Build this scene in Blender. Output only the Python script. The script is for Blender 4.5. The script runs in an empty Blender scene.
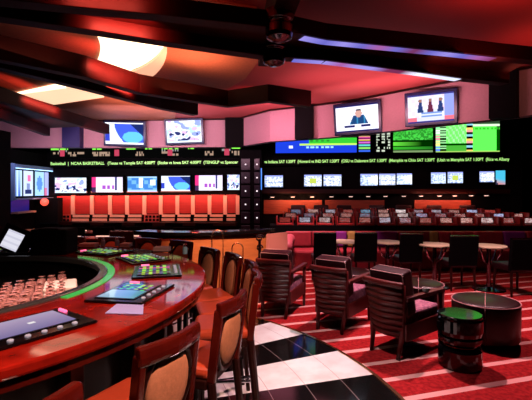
import bpy, bmesh, math, random
from mathutils import Vector, Matrix
random.seed(7)
R = math.radians
C = bpy.context.scene.collection
# ------------------------------------------------------------------ camera
F, HX, HY, EYE = 400.0, 266.0, 190.0, 1.68
cam_d = bpy.data.cameras.new('camera'); cam = bpy.data.objects.new('camera', cam_d); C.objects.link(cam)
cam.location = (0, 0, EYE); cam.rotation_euler = (R(90), 0, 0)
cam_d.sensor_width = 36; cam_d.lens = 36 * F / 532; cam_d.shift_y = -10 / 532.0
cam_d.clip_start = .05; cam_d.clip_end = 100
bpy.context.scene.camera = cam
vs = bpy.context.scene.view_settings
vs.view_transform = 'Standard'; vs.look = 'None'; vs.gamma = 1; vs.exposure = 0.35; vs.use_curve_mapping = False
bpy.context.scene.cycles.diffuse_bounces = 0; bpy.context.scene.cycles.max_bounces = 6
w = bpy.data.worlds.new('world'); bpy.context.scene.world = w; w.use_nodes = True
w.node_tree.nodes['Background'].inputs[0].default_value = (.5, .12, .15, 1)
w.node_tree.nodes['Background'].inputs[1].default_value = .004
# ------------------------------------------------------------------ lights
def aim(o, t):
    o.rotation_euler = (Vector(t) - o.location).to_track_quat('-Z', 'Y').to_euler()
def area(name, loc, to, sx, sy, power, col, spread=180):
    d = bpy.data.lights.new(name, 'AREA'); d.shape = 'RECTANGLE'; d.size = sx; d.size_y = sy
    d.energy = power; d.color = col; d.spread = R(spread)
    o = bpy.data.objects.new(name, d); C.objects.link(o); o.location = loc; aim(o, to); return o
def spot(name, loc, to, power, col, ang=80, blend=.6, rad=.04):
    d = bpy.data.lights.new(name, 'SPOT'); d.energy = power; d.color = col
    d.spot_size = R(ang); d.spot_blend = blend; d.shadow_soft_size = rad
    o = bpy.data.objects.new(name, d); C.objects.link(o); o.location = loc; aim(o, to); return o
WARM = (1, .62, .5); PINK = (1, .55, .6); RED = (1, .12, .08); VIO = (.75, .5, 1)
# downlights over the lounge
spot('lounge_downlight', (1.5, 5.2, 3.62), (1.9, 4.6, 0), 500, PINK, 105, .7)
spot('lounge_downlight', (3.7, 5.6, 3.6), (3.8, 4.8, 0), 240, PINK, 95)
spot('walkway_downlight', (.3, 3.3, 3.5), (.4, 4.0, 0), 260, (1, .85, .85), 52)
spot('booth_downlight', (.9, 8.0, 3.62), (.9, 8.6, .5), 420, PINK, 60)
spot('booth_downlight', (3.6, 7.4, 3.62), (3.2, 7.3, .5), 260, (1, .7, .6), 80)
# downlights over the bar
spot('bar_downlight', (-1.3, 1.3, 3.4), (-1.1, 1.7, 1), 125, (1, .5, .35), 80)
spot('well_fill_spot', (-2.2, 2.9, 3.4), (-2.05, 3.0, 1), 330, (1, .66, .6), 44)  # added spot brightening the glasses
spot('stool_downlight', (.9, .9, 3.2), (-.3, 2.0, .8), 330, (1, .62, .48), 62)
spot('far_stool_fill_spot', (-1.6, 3.1, 3.5), (-1.2, 4.8, .95), 300, (1, .6, .5), 44)  # added spot brightening the pads of the far stools
spot('host_counter_fill_spot', (-.2, 4.2, 3.05), (-.5, 6.3, .7), 600, (1, .62, .4), 44)  # added spot brightening the front of the wood counter
# added area lights facing up, unseen from below, colouring the ceiling
area('ceiling_fill', (2.3, 3.2, 3.05), (2.5, 3.2, 4), 3.4, .7, 13, (1, .10, .07))
area('ceiling_fill', (3.9, 5.2, 3.15), (3.9, 5.2, 4), 1.6, .6, 3, RED)
area('ceiling_fill', (1.7, 7.1, 3.1), (1.7, 7.1, 4), 2.6, 1.4, 15, (1, .34, .40))
area('ceiling_fill', (-1.1, 5.9, 3.2), (-1.1, 5.9, 4), .9, .9, 10, (1, .4, .22))
area('ceiling_fill', (-2.6, 4.5, 3.2), (-2.6, 4.6, 4), 1.2, .5, 4, (1, .45, .28))
area('ceiling_fill', (-2.9, 8.8, 3.2), (-2.9, 8.9, 4), 1.4, 1.0, 7, (1, .42, .25))
area('ceiling_fill', (-1.6, 2.4, 3.1), (-1.6, 2.4, 4), 1.2, .5, 5, RED)
# added unseen area lights brightening the soffit
area('soffit_fill', (-3.6, 9.0, 3.0), (-3.6, 11.3, 3.3), 5, .3, 50, (1, .66, .80), 120)
area('soffit_fill', (-.2, 8.6, 3.0), (.3, 10, 3.3), 1.6, .3, 16, (1, .5, .66), 120)
area('soffit_fill', (1.7, 7.0, 3.0), (2.6, 8.1, 3.3), 3.0, .3, 17, (1, .46, .52), 120)
spot('soffit_end_spot', (4.4, 4.2, 3.3), (4.9, 6.0, 3.3), 22, (1, .5, .35), 60)
# picture lights under the screen band of the left back wall
area('panel_light', (-3.86, 12.10, 1.62), (-3.835, 12.36, 1.12), 5.9, .05, 27, (1, .25, .16))
area('ledge_fill', (-3.86, 11.4, 1.5), (-3.83, 12.1, .8), 5.6, .05, 14, (1, .45, .32))  # added light that lifts the dim slip trays
area('panel_light', (.95, 11.75, 1.5), (.95, 12.25, 1.2), 1.3, .05, 8, (1, .4, .2))
area('panel_light', (5.1, 11.3, 1.5), (5.1, 11.9, 1.2), 1.6, .05, 8, (1, .3, .2))
spot('desk_light', (3.5, 10.2, 3.7), (3.5, 10.1, .8), 38, (1, .25, .22), 110)
spot('desk_light', (6.0, 10.0, 3.7), (6.0, 10.1, .8), 26, (1, .25, .22), 100)
spot('desk_light', (-3.5, 9.0, 3.6), (-3.5, 8.6, .8), 40, (1, .3, .25), 90)
area('screen_case_fill', (-6.3, 10.0, 2.45), (-6.9, 11.4, 2.1), 1.2, .1, 3, (.3, .45, 1))  # added blue area light brightening the screen case

# ------------------------------------------------------------------ materials
MATS = {}
def mat(name, col, rough=.5, metal=0, spec=.5, noise=0, nscale=8, bump=0, emit=None, es=0, coat=0, stretch=None, col2=None, trans=0):
    if name in MATS: return MATS[name]
    m = bpy.data.materials.new(name); m.use_nodes = True; nt = m.node_tree
    b = nt.nodes['Principled BSDF']
    b.inputs['Base Color'].default_value = (*col, 1); b.inputs['Roughness'].default_value = rough
    b.inputs['Metallic'].default_value = metal; b.inputs['Specular IOR Level'].default_value = spec
    b.inputs['Coat Weight'].default_value = coat; b.inputs['Coat Roughness'].default_value = .05
    b.inputs['Transmission Weight'].default_value = trans
    if emit:
        b.inputs['Emission Color'].default_value = (*emit, 1); b.inputs['Emission Strength'].default_value = es
    if noise or bump:
        tc = nt.nodes.new('ShaderNodeTexCoord'); mp = nt.nodes.new('ShaderNodeMapping')
        nt.links.new(tc.outputs['Object'], mp.inputs[0])
        if stretch: mp.inputs['Scale'].default_value = stretch
        n = nt.nodes.new('ShaderNodeTexNoise'); n.inputs['Scale'].default_value = nscale; n.inputs['Detail'].default_value = 5
        nt.links.new(mp.outputs[0], n.inputs[0])
        if noise:
            r = nt.nodes.new('ShaderNodeValToRGB'); c2 = col2 or tuple(c * (1 - noise) for c in col)
            r.color_ramp.elements[0].position = .3; r.color_ramp.elements[1].position = .7
            r.color_ramp.elements[0].color = (*c2, 1); r.color_ramp.elements[1].color = (*col, 1)
            nt.links.new(n.outputs[0], r.inputs[0]); nt.links.new(r.outputs[0], b.inputs['Base Color'])
        if bump:
            bp = nt.nodes.new('ShaderNodeBump'); bp.inputs['Strength'].default_value = bump; bp.inputs['Distance'].default_value = .01
            nt.links.new(n.outputs[0], bp.inputs['Height']); nt.links.new(bp.outputs[0], b.inputs['Normal'])
    MATS[name] = m; return m
black = mat('black_paint', (.0025, .002, .0025), .8, spec=.1)
blackgloss = mat('black_gloss', (.004, .003, .004), .09)
darkwood = mat('dark_wood', (.025, .003, .002), .35, spec=.3, noise=.5, nscale=6, stretch=(1, 1, 6))
beamwood = mat('beam_wood', (.020, .0012, .001), .5, spec=.12, noise=.3, nscale=3)
barwood = mat('bar_wood', (.36, .012, .006), .055, noise=.6, nscale=9, spec=.36)
barside = mat('bar_side_wood', (.16, .012, .008), .4, noise=.5, nscale=6, stretch=(1, 1, .3))
cherry = mat('cherry_wood', (.11, .007, .004), .16, noise=.45, nscale=7, stretch=(1, 1, .4))
chairwood = mat('chair_wood', (.12, .008, .008), .36, noise=.4, nscale=9)
tanpad = mat('tan_upholstery', (.72, .26, .13), .7, noise=.15, nscale=60, bump=.2)
orange = mat('orange_leather', (.62, .075, .03), .3, noise=.12, nscale=14)
leather = mat('dark_leather', (.022, .003, .005), .36, spec=.35, noise=.3, nscale=20, bump=.15)
piping = mat('piping', (.55, .25, .25), .5)
plaid = mat('seat_fabric', (.55, .20, .27), .85, noise=.6, nscale=28, col2=(.16, .04, .10))
chrome = mat('chrome', (.55, .55, .65), .12, metal=1)
darkmetal = mat('dark_metal', (.12, .10, .12), .14, metal=1)
brass = mat('brass', (.75, .42, .22), .22, metal=1)
counterwood = mat('counter_wood', (.60, .17, .055), .45, noise=.25, nscale=4, stretch=(1, 1, 5))
soffitm = mat('soffit_paint', (.62, .30, .36), .8, noise=.08, nscale=30)
ceilred = mat('ceiling_red_plaster', (.62, .10, .10), .8, noise=.08, nscale=40)
ceilorange = mat('ceiling_terracotta', (.66, .22, .13), .8, noise=.15, nscale=25)
redpanel = mat('red_wood_panel', (.50, .03, .02), .4, noise=.35, nscale=5, stretch=(.4, 1, 9))
peach = mat('peach_trim', (.85, .42, .28), .5)
sofared = mat('sofa_red', (.55, .035, .055), .5, noise=.25, nscale=12)
sofapurple = mat('cushion_purple', (.34, .03, .34), .6)
sofagold = mat('cushion_gold', (.60, .36, .09), .6)
tabletop = mat('cream_table_top', (.78, .58, .38), .5)
stripem = mat('white_plastic', (.7, .65, .65), .5)
lampwhite = mat('coffer_diffuser', (.9, .8, .6), .5, emit=(1, .78, .52), es=1.9)
lampcream = mat('coffer_reveal', (.85, .6, .42), .6, emit=(1, .5, .3), es=.75)
redlamp = mat('red_globe', (.9, .2, .15), .4, emit=(1, .10, .06), es=.9)
glassm = mat('bar_glass', (.85, .36, .32), .12, trans=.4, spec=.8)
pinklamp = mat('pink_indicator', (.9, .2, .4), .4, emit=(1, .12, .3), es=1.3)
button = mat('button_cap', (.40, .45, .60), .3, emit=(.7, .75, 1), es=.08)
slotlight = mat('white_indicator', (1, 1, 1), .4, emit=(1, .95, 1), es=.75)
wrm = mat('warm_indicator', (1, .6, .5), .4, emit=(1, .55, .42), es=.9)
reflectionmat = mat('violet_reflection', (.45, .45, .95), .4)
towel = mat('white_towel', (.85, .68, .6), .9)
# pixels of a lit screen come from a colour attribute
def emis_mat(name, s):
    m = bpy.data.materials.new(name); m.use_nodes = True; nt = m.node_tree; nt.nodes.clear()
    a = nt.nodes.new('ShaderNodeVertexColor'); a.layer_name = 'pix'
    e = nt.nodes.new('ShaderNodeEmission'); e.inputs[1].default_value = s
    o = nt.nodes.new('ShaderNodeOutputMaterial')
    nt.links.new(a.outputs[0], e.inputs[0]); nt.links.new(e.outputs[0], o.inputs[0]); return m
SCR = emis_mat('lit_screen', 1.2); SCRDIM = emis_mat('lit_screen_dim', .8)

# carpet: stripes at a slope of .29, .34 apart
def carpet_mat():
    m = bpy.data.materials.new('striped_carpet'); m.use_nodes = True; nt = m.node_tree; L = nt.links.new
    b = nt.nodes['Principled BSDF']; b.inputs['Roughness'].default_value = .95; b.inputs['Specular IOR Level'].default_value = .1
    tc = nt.nodes.new('ShaderNodeTexCoord'); sp = nt.nodes.new('ShaderNodeSeparateXYZ'); L(tc.outputs['Object'], sp.inputs[0])
    def mth(op, a, b_=None):
        n = nt.nodes.new('ShaderNodeMath'); n.operation = op
        for i, v in enumerate((a, b_)):
            if v is None: continue
            if isinstance(v, (int, float)): n.inputs[i].default_value = v
            else: L(v, n.inputs[i])
        return n.outputs[0]
    t = mth('SUBTRACT', sp.outputs[1], mth('MULTIPLY', sp.outputs[0], .29))
    t = mth('DIVIDE', mth('SUBTRACT', t, 3.228 - .036), .34)
    fr = mth('FRACT', mth('ADD', t, 40))
    st = mth('LESS_THAN', fr, .21)
    n = nt.nodes.new('ShaderNodeTexNoise'); n.inputs['Scale'].default_value = 26; n.inputs['Detail'].default_value = 4; L(tc.outputs['Object'], n.inputs[0])
    r = nt.nodes.new('ShaderNodeValToRGB'); r.color_ramp.elements[0].position = .35; r.color_ramp.elements[1].position = .65
    r.color_ramp.elements[0].color = (.22, .006, .008, 1); r.color_ramp.elements[1].color = (.40, .016, .018, 1); L(n.outputs[0], r.inputs[0])
    mx = nt.nodes.new('ShaderNodeMix'); mx.data_type = 'RGBA'; L(st, mx.inputs[0]); L(r.outputs[0], mx.inputs[6]); mx.inputs[7].default_value = (.74, .33, .31, 1)
    L(mx.outputs[2], b.inputs['Base Color']); return m
def tile_mat():
    m = bpy.data.materials.new('checker_marble'); m.use_nodes = True; nt = m.node_tree; L = nt.links.new
    b = nt.nodes['Principled BSDF']; b.inputs['Roughness'].default_value = .12
    tc = nt.nodes.new('ShaderNodeTexCoord'); sp = nt.nodes.new('ShaderNodeSeparateXYZ'); L(tc.outputs['Object'], sp.inputs[0])
    def mth(op, a, b_=None):
        n = nt.nodes.new('ShaderNodeMath'); n.operation = op
        for i, v in enumerate((a, b_)):
            if v is None: continue
            if isinstance(v, (int, float)): n.inputs[i].default_value = v
            else: L(v, n.inputs[i])
        return n.outputs[0]
    dx = mth('SUBTRACT', sp.outputs[0], -3.5); dy = mth('SUBTRACT', sp.outputs[1], 2.3)
    ang = mth('MULTIPLY', mth('ARCTAN2', dy, dx), 180 / math.pi)
    t = mth('ADD', mth('DIVIDE', mth('SUBTRACT', ang, 16.6), 7.1), 40)
    par = mth('GREATER_THAN', mth('FRACT', mth('MULTIPLY', t, .5)), .5)      # 1 = black
    rr = mth('SQRT', mth('ADD', mth('MULTIPLY', dx, dx), mth('MULTIPLY', dy, dy)))
    g = mth('FRACT', mth('MULTIPLY', rr, 3.0)); gl = mth('LESS_THAN', g, .012)
    n = nt.nodes.new('ShaderNodeTexNoise'); n.inputs['Scale'].default_value = 3; n.inputs['Detail'].default_value = 6; L(tc.outputs['Object'], n.inputs[0])
    r = nt.nodes.new('ShaderNodeValToRGB'); r.color_ramp.elements[0].position = .35; r.color_ramp.elements[1].position = .6
    r.color_ramp.elements[0].color = (.72, .62, .60, 1); r.color_ramp.elements[1].color = (.85, .84, .82, 1); L(n.outputs[0], r.inputs[0])
    mx = nt.nodes.new('ShaderNodeMix'); mx.data_type = 'RGBA'; L(par, mx.inputs[0]); L(r.outputs[0], mx.inputs[6]); mx.inputs[7].default_value = (.004, .004, .004, 1)
    m2 = nt.nodes.new('ShaderNodeMix'); m2.data_type = 'RGBA'; L(gl, m2.inputs[0]); L(mx.outputs[2], m2.inputs[6]); m2.inputs[7].default_value = (.30, .20, .20, 1)
    L(m2.outputs[2], b.inputs['Base Color']); return m

# ------------------------------------------------------------------ helpers
def at(u, v, z):                       # the point of height z seen at (u, v)
    d = F * (EYE - z) / (v - HY); return Vector(((u - HX) * d / F, d, z))
def atd(u, v, d):                      # the point at distance d seen at (u, v)
    return Vector(((u - HX) * d / F, d, EYE - (v - HY) * d / F))
class MB:
    def __init__(s): s.bm = bmesh.new()
    def box(s, c, sz, rot=(0, 0, 0), taper=None):
        M = Matrix.Translation(c) @ (Matrix.Rotation(rot[2], 4, 'Z') @ Matrix.Rotation(rot[1], 4, 'Y') @ Matrix.Rotation(rot[0], 4, 'X'))
        vs_ = []
        for z in (-.5, .5):
            k = 1 if (taper is None or z > 0) else taper
            for x, y in ((-.5, -.5), (.5, -.5), (.5, .5), (-.5, .5)):
                vs_.append(s.bm.verts.new(M @ Vector((x * sz[0] * k, y * sz[1] * k, z * sz[2]))))
        for f in ((3, 2, 1, 0), (4, 5, 6, 7), (0, 1, 5, 4), (1, 2, 6, 5), (2, 3, 7, 6), (3, 0, 4, 7)):
            s.bm.faces.new([vs_[i] for i in f])
        return s
    def beam(s, a, b, w_, h):          # a bar from a to b: w_ sideways, h upright
        a = Vector(a); b = Vector(b); d = (b - a); L_ = d.length; d.normalize()
        side = d.cross(Vector((0, 0, 1)))
        if side.length < 1e-4: side = Vector((1, 0, 0))
        side.normalize(); up = side.cross(d)
        q = []
        for p in (a, b):
            for sx, sz in ((-1, -1), (1, -1), (1, 1), (-1, 1)):
                q.append(s.bm.verts.new(p + side * sx * w_ / 2 + up * sz * h / 2))
        for f in ((0, 1, 2, 3), (7, 6, 5, 4), (0, 4, 5, 1), (1, 5, 6, 2), (2, 6, 7, 3), (3, 7, 4, 0)):
            s.bm.faces.new([q[i] for i in f])
        return s
    def tube(s, pts, r, n=8, closed=False):
        pts = [Vector(p) for p in pts]; rings = []
        N = len(pts)
        for i, p in enumerate(pts):
            if closed: d = pts[(i + 1) % N] - pts[i - 1]
            else: d = pts[min(i + 1, N - 1)] - pts[max(i - 1, 0)]
            d.normalize(); a = d.cross(Vector((0, 0, 1)))
            if a.length < .05: a = d.cross(Vector((0, 1, 0)))
            a.normalize(); b = d.cross(a); rad = r[i] if isinstance(r, (list, tuple)) else r
            rings.append([s.bm.verts.new(p + (a * math.cos(t) + b * math.sin(t)) * rad) for t in [2 * math.pi * k / n for k in range(n)]])
        for i in range(N if closed else N - 1):
            A, B = rings[i], rings[(i + 1) % N]
            for k in range(n): s.bm.faces.new((A[k], A[(k + 1) % n], B[(k + 1) % n], B[k]))
        if not closed:
            s.bm.faces.new(rings[0]); s.bm.faces.new(list(reversed(rings[-1])))
        return s
    def sweep(s, pts, w_, h, bulge=0):   # a board of section w_ x h along a level curve
        pts = [Vector(p) for p in pts]; rings = []; N = len(pts)
        for i, p in enumerate(pts):
            d = (pts[min(i + 1, N - 1)] - pts[max(i - 1, 0)]); d.z = 0; d.normalize(); a = Vector((d.y, -d.x, 0))
            sec = [(-w_ / 2, -h / 2), (w_ / 2, -h / 2), (w_ / 2 + bulge * .7, -h / 4), (w_ / 2 + bulge, 0), (w_ / 2 + bulge * .7, h / 4), (w_ / 2, h / 2), (-w_ / 2, h / 2)]
            rings.append([s.bm.verts.new(p + a * x + Vector((0, 0, z))) for x, z in sec])
        for A, B in zip(rings, rings[1:]):
            n = len(A)
            for k in range(n): s.bm.faces.new((A[k], A[(k + 1) % n], B[(k + 1) % n], B[k]))
        s.bm.faces.new(rings[0]); s.bm.faces.new(list(reversed(rings[-1]))); return s
    def lathe(s, prof, c=(0, 0, 0), n=24):
        c = Vector(c); rings = []
        for r, z in prof:
            if r < 1e-5: rings.append([s.bm.verts.new(c + Vector((0, 0, z)))])
            else: rings.append([s.bm.verts.new(c + Vector((r * math.cos(t), r * math.sin(t), z))) for t in [2 * math.pi * k / n for k in range(n)]])
        for A, B in zip(rings, rings[1:]):
            for k in range(n):
                if len(A) == 1 and len(B) == 1: continue
                if len(A) == 1: s.bm.faces.new((A[0], B[(k + 1) % n], B[k]))
                elif len(B) == 1: s.bm.faces.new((A[k], A[(k + 1) % n], B[0]))
                else: s.bm.faces.new((A[k], A[(k + 1) % n], B[(k + 1) % n], B[k]))
        return s
    def prism(s, poly, z0, z1):        # poly: xy list
        a = [s.bm.verts.new((p[0], p[1], z0)) for p in poly]; b = [s.bm.verts.new((p[0], p[1], z1)) for p in poly]
        n = len(poly); s.bm.faces.new(list(reversed(a))); s.bm.faces.new(b)
        for i in range(n): s.bm.faces.new((a[i], a[(i + 1) % n], b[(i + 1) % n], b[i]))
        return s
    def ring(s, c, r0, r1, z0, z1, a0=0, a1=360, n=72):
        closed = abs(a1 - a0) >= 360; m_ = n if closed else n + 1; q = []
        for i in range(m_):
            t = R(a0 + (a1 - a0) * i / n)
            q.append([s.bm.verts.new((c[0] + r * math.cos(t), c[1] + r * math.sin(t), z)) for r, z in ((r0, z0), (r1, z0), (r1, z1), (r0, z1))])
        for i in range(n):
            A, B = q[i], q[(i + 1) % m_]
            for k in range(4): s.bm.faces.new((A[k], B[k], B[(k + 1) % 4], A[(k + 1) % 4]))
        if not closed: s.bm.faces.new(q[0]); s.bm.faces.new(list(reversed(q[-1])))
        return s
    def ell(s, c, rad, axis='Y', n=24, puff=.5):   # an oval pad: flat ellipse lens lying across an axis
        c = Vector(c); rings = []
        for k, (f, o) in enumerate(((.0, -1), (.6, -.9), (.9, -.55), (1, 0), (.9, .55), (.6, .9), (.0, 1))):
            def P(x, z, y): return c + (Vector((x * rad[0], y * rad[1], z * rad[2])))
            if f == 0: rings.append([s.bm.verts.new(P(0, 0, o))])
            else: rings.append([s.bm.verts.new(P(f * math.cos(t), f * math.sin(t), o)) for t in [2 * math.pi * q / n for q in range(n)]])
        for A, B in zip(rings, rings[1:]):
            for k in range(n):
                if len(A) == 1: s.bm.faces.new((A[0], B[(k + 1) % n], B[k]))
                elif len(B) == 1: s.bm.faces.new((A[k], A[(k + 1) % n], B[0]))
                else: s.bm.faces.new((A[k], A[(k + 1) % n], B[(k + 1) % n], B[k]))
        return s
    def build(s, name, m, parent=None, bevel=0, seg=2, smooth=False, loc=None, rot=None):
        bmesh.ops.recalc_face_normals(s.bm, faces=s.bm.faces)
        me = bpy.data.meshes.new(name); s.bm.to_mesh(me); s.bm.free(); me.materials.append(m)
        o = bpy.data.objects.new(name, me); C.objects.link(o)
        if parent: o.parent = parent
        if loc is not None: o.location = loc
        if rot is not None: o.rotation_euler = rot
        if bevel:
            b = o.modifiers.new('bevel', 'BEVEL'); b.width = bevel; b.segments = seg; b.limit_method = 'ANGLE'
        if smooth:
            for p in me.polygons: p.use_smooth = True
            if not bevel:
                pass
        return o
def empty(name, loc=(0, 0, 0), rz=0, rx=0):
    o = bpy.data.objects.new(name, None); C.objects.link(o); o.location = loc; o.rotation_euler = (rx, 0, rz); o.empty_display_size = .1; return o
def tag(o, label, cat, group=None):
    o['label'] = label; o['category'] = cat
    if group: o['group'] = group
    return o
def struct(o): o['kind'] = 'structure'; return o
def dup(o, parent=None):
    c = o.copy(); C.objects.link(c)
    if parent is not None: c.parent = parent
    for ch in list(o.children): dup(ch, c)
    return c
PLACED = []
def screen(name, wd, ht, nx, ny, paint, parent=None, m=None, loc=(0, 0, 0), rot=(0, 0, 0)):
    me = bpy.data.meshes.new(name); V = []; Fc = []
    for j in range(ny + 1):
        for i in range(nx + 1): V.append((wd * (i / nx - .5), 0, ht * (j / ny - .5)))
    cols = []
    for j in range(ny):
        for i in range(nx):
            a = j * (nx + 1) + i; Fc.append((a, a + 1, a + nx + 2, a + nx + 1)); cols.append(paint((i + .5) / nx, (j + .5) / ny))
    me.from_pydata(V, [], Fc); at_ = me.color_attributes.new('pix', 'FLOAT_COLOR', 'CORNER')
    for k, c in enumerate(cols):
        for q in range(4): at_.data[4 * k + q].color = (*c, 1)
    me.materials.append(m or SCR); o = bpy.data.objects.new(name, me); C.objects.link(o)
    if parent: o.parent = parent
    o.location = loc; o.rotation_euler = rot; return o
def lerp(a, b, t): return tuple(a[i] * (1 - t) + b[i] * t for i in range(3))
from mathutils import noise
# picture painters (s across, t up)
BL, WH, NV, SKY, PK = (.05, .10, .75), (.85, .88, 1), (.01, .01, .10), (.12, .5, .85), (.75, .08, .35)
def pic_slide(s, t):
    if t > .94 or t < .07: return WH
    if s < .12: return (.03, .05, .5) if .15 < t < .55 else WH
    if s < .24 + .25 * (1 - t) ** 2 * 1.2 and s < .5 - .28 * t: return (.75, .9, 1)
    if (s - .72) ** 2 / .07 + (t - .33) ** 2 / .07 < 1: return SKY
    if s + t * .6 > 1.22: return (.01, .02, .12)
    return BL
def nz(x, y, k): return noise.noise(Vector((x, y, k * 7.3)))
def pic_crowd(seed):
    def p(s, t):
        if t < .08: return (.7, .85, 1)
        a = nz(s * 9, t * 6, seed); b = nz(s * 5 + 4, t * 4, seed + 1)
        if t < .5 and a > .22: return (.02, .03, .14)
        if b > .25: return (.28, .35, .9)
        if b < -.3: return (.7, .45, .85)
        if a < -.3: return (.45, .7, .95)
        return (.82, .88, 1)
    return p
def pic_studio(s, t):
    if s < .14: return (.8, .03, .2) if t > .35 else (.05, .02, .08)
    if t < .13: return WH
    if .3 < s < .72 and .2 < t < .45 and int(s * 20) % 3: return (.35, .08, .5)
    if .74 < s < .82: return (.05, .05, .2)
    if t > .85: return (.85, .7, 1)
    return (.9, .8, .95)
def pic_blue(s, t):
    if t > .9 or t < .12: return (.4, .6, 1)
    if .38 < s < .52 and t > .25 or .78 < s < .95 and .4 < t < .8: return (.85, .95, 1)
    return (.05, .2, .6) if (int(s * 7) + int(t * 4)) % 3 else (.15, .4, .8)
def pic_anchor(s, t):
    if t < .05 or t > .95: return NV
    if (s - .55) ** 2 / .006 + (t - .74) ** 2 / .010 < 1 and t > .78: return (.02, .02, .04)
    if (s - .55) ** 2 / .006 + (t - .68) ** 2 / .022 < 1: return (.55, .30, .26)
    if .33 < s < .78 and .28 < t < .62 and abs(s - .55) < .12 + .3 * (.62 - t): return (.01, .05, .16) if int(s * 24) % 4 else (.03, .2, .4)
    if (.2 < s < .45 or .6 < s < .82) and .17 < t < .25: return NV
    if .05 < s < .2 and .5 < t < .75 and int(t * 22) % 2: return (.85, .6, .7)
    return (.88, .88, 1)
def pic_panel(s, t):
    if t < .06 or t > .95: return (.03, .03, .2)
    for x in (.28, .5, .72):
        if (s - x) ** 2 + (t - .78) ** 2 * .4 < .0016: return (.3, .15, .12)
        if abs(s - x) < .03 + (.72 - t) * .12 and .36 < t < .72: return (.02, .04, .15) if x != .5 else (.12, .02, .05)
    if .3 < s < .75 and .18 < t < .45: return (.15, .25, .6) if int(t * 16) % 2 else (.6, .65, .9)
    if t < .2: return (.8, .15, .2) if s < .2 or s > .8 else (.6, .6, .8)
    if s > .8: return (.25, .3, .75)
    return (.7, .7, .95) if (int(s * 12) + int(t * 7)) % 3 else (.8, .6, .75)
def pic_table(seed, c1=(.6, .75, 1)):
    def p(s, t):
        if t > .88: return (.3, .35, .9)
        if seed % 3 == 0 and abs(s - .5) < .18 and abs(t - .45) < .22: return (.45, .55, .08)
        if seed in (4, 8) and s > .45 and abs(t - .5) < .15 + (s - .45) * .5: return (1, 1, 1)
        v = nz(s * 11, t * 9, seed) + .5
        if s < .12 or int(t * 11) % 4 == 0: v -= .35
        return lerp((.12, .2, .55), lerp(c1, (1, 1, 1), .4), max(0, min(1, v + .25)))
    return p
def pic_green(seed):
    rn = random.Random(seed); g = [[rn.random() for _ in range(80)] for _ in range(40)]
    def p(s, t):
        if s > .47: 
            if t < .06: return (.15, .25, .1)
            if .10 < t < .22: return lerp((.03, .35, .02), (.01, .1, .01), max(0, s - .5) * 1.8)
            if .28 < t < .42: return lerp((.1, .6, .04), (0, .02, 0), min(1, (s - .47) * 2.6))
            if t > .5: return (.02, .22, .02) if g[int(t * 30)][int(s * 60)] < .55 else (.05, .5, .05)
            return (0, .015, 0)
        k = int(t * 9)
        if s < .16 and int(t * 26) % 3: return [(.03, .1, .6), (.2, .6, .1), (.1, .5, .5), (.5, .1, .5), (.6, .5, .05), (.6, .05, .3), (.5, .3, .1), (.1, .5, .1), (.5, .5, .5)][k]
        if int(t * 26) % 3 and (.24 < s < .28 or .31 < s < .36 or .38 < s < .43) and g[k][int(s * 50)] > .3: return (.45, .5, .4)
        return (0, 0, 0)
    return p
def pic_bright(s, t):
    if t < .05: return (.3, .5, .1)
    if s < .07 and int(t * 22) % 2: return [(.1, .2, .8), (.9, .8, .2), (.8, .2, .3), (.9, .9, .9), (.2, .7, .3)][int(t * 5)]
    if s < .16: return (0, .02, 0) if int(t * 22) % 2 else (.3, .7, .3)
    if s < .48:
        if t < .2: return (.05, .35, .03)
        if t < .3: return (0, .04, 0)
        return (.15, .9, .12) if (int(s * 40) + int(t * 12)) % 3 else (.3, 1, .3)
    if s < .58: return [(.9, .5, .1), (0, 0, 0), (.2, .5, .6), (0, 0, 0), (.8, .3, .3)][int(t * 14) % 5]
    if t > .9: return (.02, .05, .02)
    if t > .83: return (.6, .9, .55)
    if .72 < t < .8 and int(s * 50) % 3: return (.03, .45, .02)
    if s > .95: return (0, .05, 0)
    return (.10, .95, .08)
def pic_blueboard(s, t):
    if t > .62 and s > .42: return (.03, .45, .03) if not (.75 < t < .88 and int(s * 30) % 2 and s < .7) else (.02, .2, .02)
    if .52 < t < .62 and s > .3: return (.45, .75, .1)
    if .3 < t < .5 and .06 < s < .33 and int(s * 36) % 3 != 2 and (int(s * 36) // 3) % 2 == 0: return (.7, .75, .9)
    if .3 < t < .42 and .38 < s < .72 and int(s * 50) % 3: return (.3, .6, .9)
    return (.01, .04, .55)
def pic_odds(seed):
    rn = random.Random(seed); g = [[rn.random() for _ in range(200)] for _ in range(30)]
    def p(s, t):
        r = int(t * 7); c = int(s * 160)
        for x in (.06, .355, .64, .93):
            if abs(s - x) < .012 and r in (1, 2, 3): return (.6, .06, .12)
        blk = g[r][int(s * 22)]
        if r in (4, 5) and blk > .62 and g[r + 8][c] > .25: return (.3, 1.1, .1)
        if r in (1, 2) and blk > .72 and g[r + 8][c] > .3: return (.45, .3, .22)
        if r == 3 and blk > .8 and g[r + 8][c] > .4: return (.3, .3, .3)
        return (.002, .002, .002)
    return p
def pic_wall(k):
    def p(s, t):
        if k == 1:
            if .4 < s < .75 and .6 < t < .85: return (.7, .15, .35)
            if .2 < s < .8 and .1 < t < .22: return (.02, .03, .12)
            if .3 < s < .7 and .25 < t < .5: return (.2, .25, .5)
            return (.55, .65, .95)
        if k == 0: return lerp((.05, .12, .5), (.35, .55, .95), t) if int(s * 7) % 3 else (.5, .7, 1)
        if k == 2: return (.1, .25, .8) if (s - .5) ** 2 + (t - .5) ** 2 < .1 else (.35, .6, 1)
        return (.6, .15, .3) if t < .35 and s < .3 else (.35, .4, .85)
    return p

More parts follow.
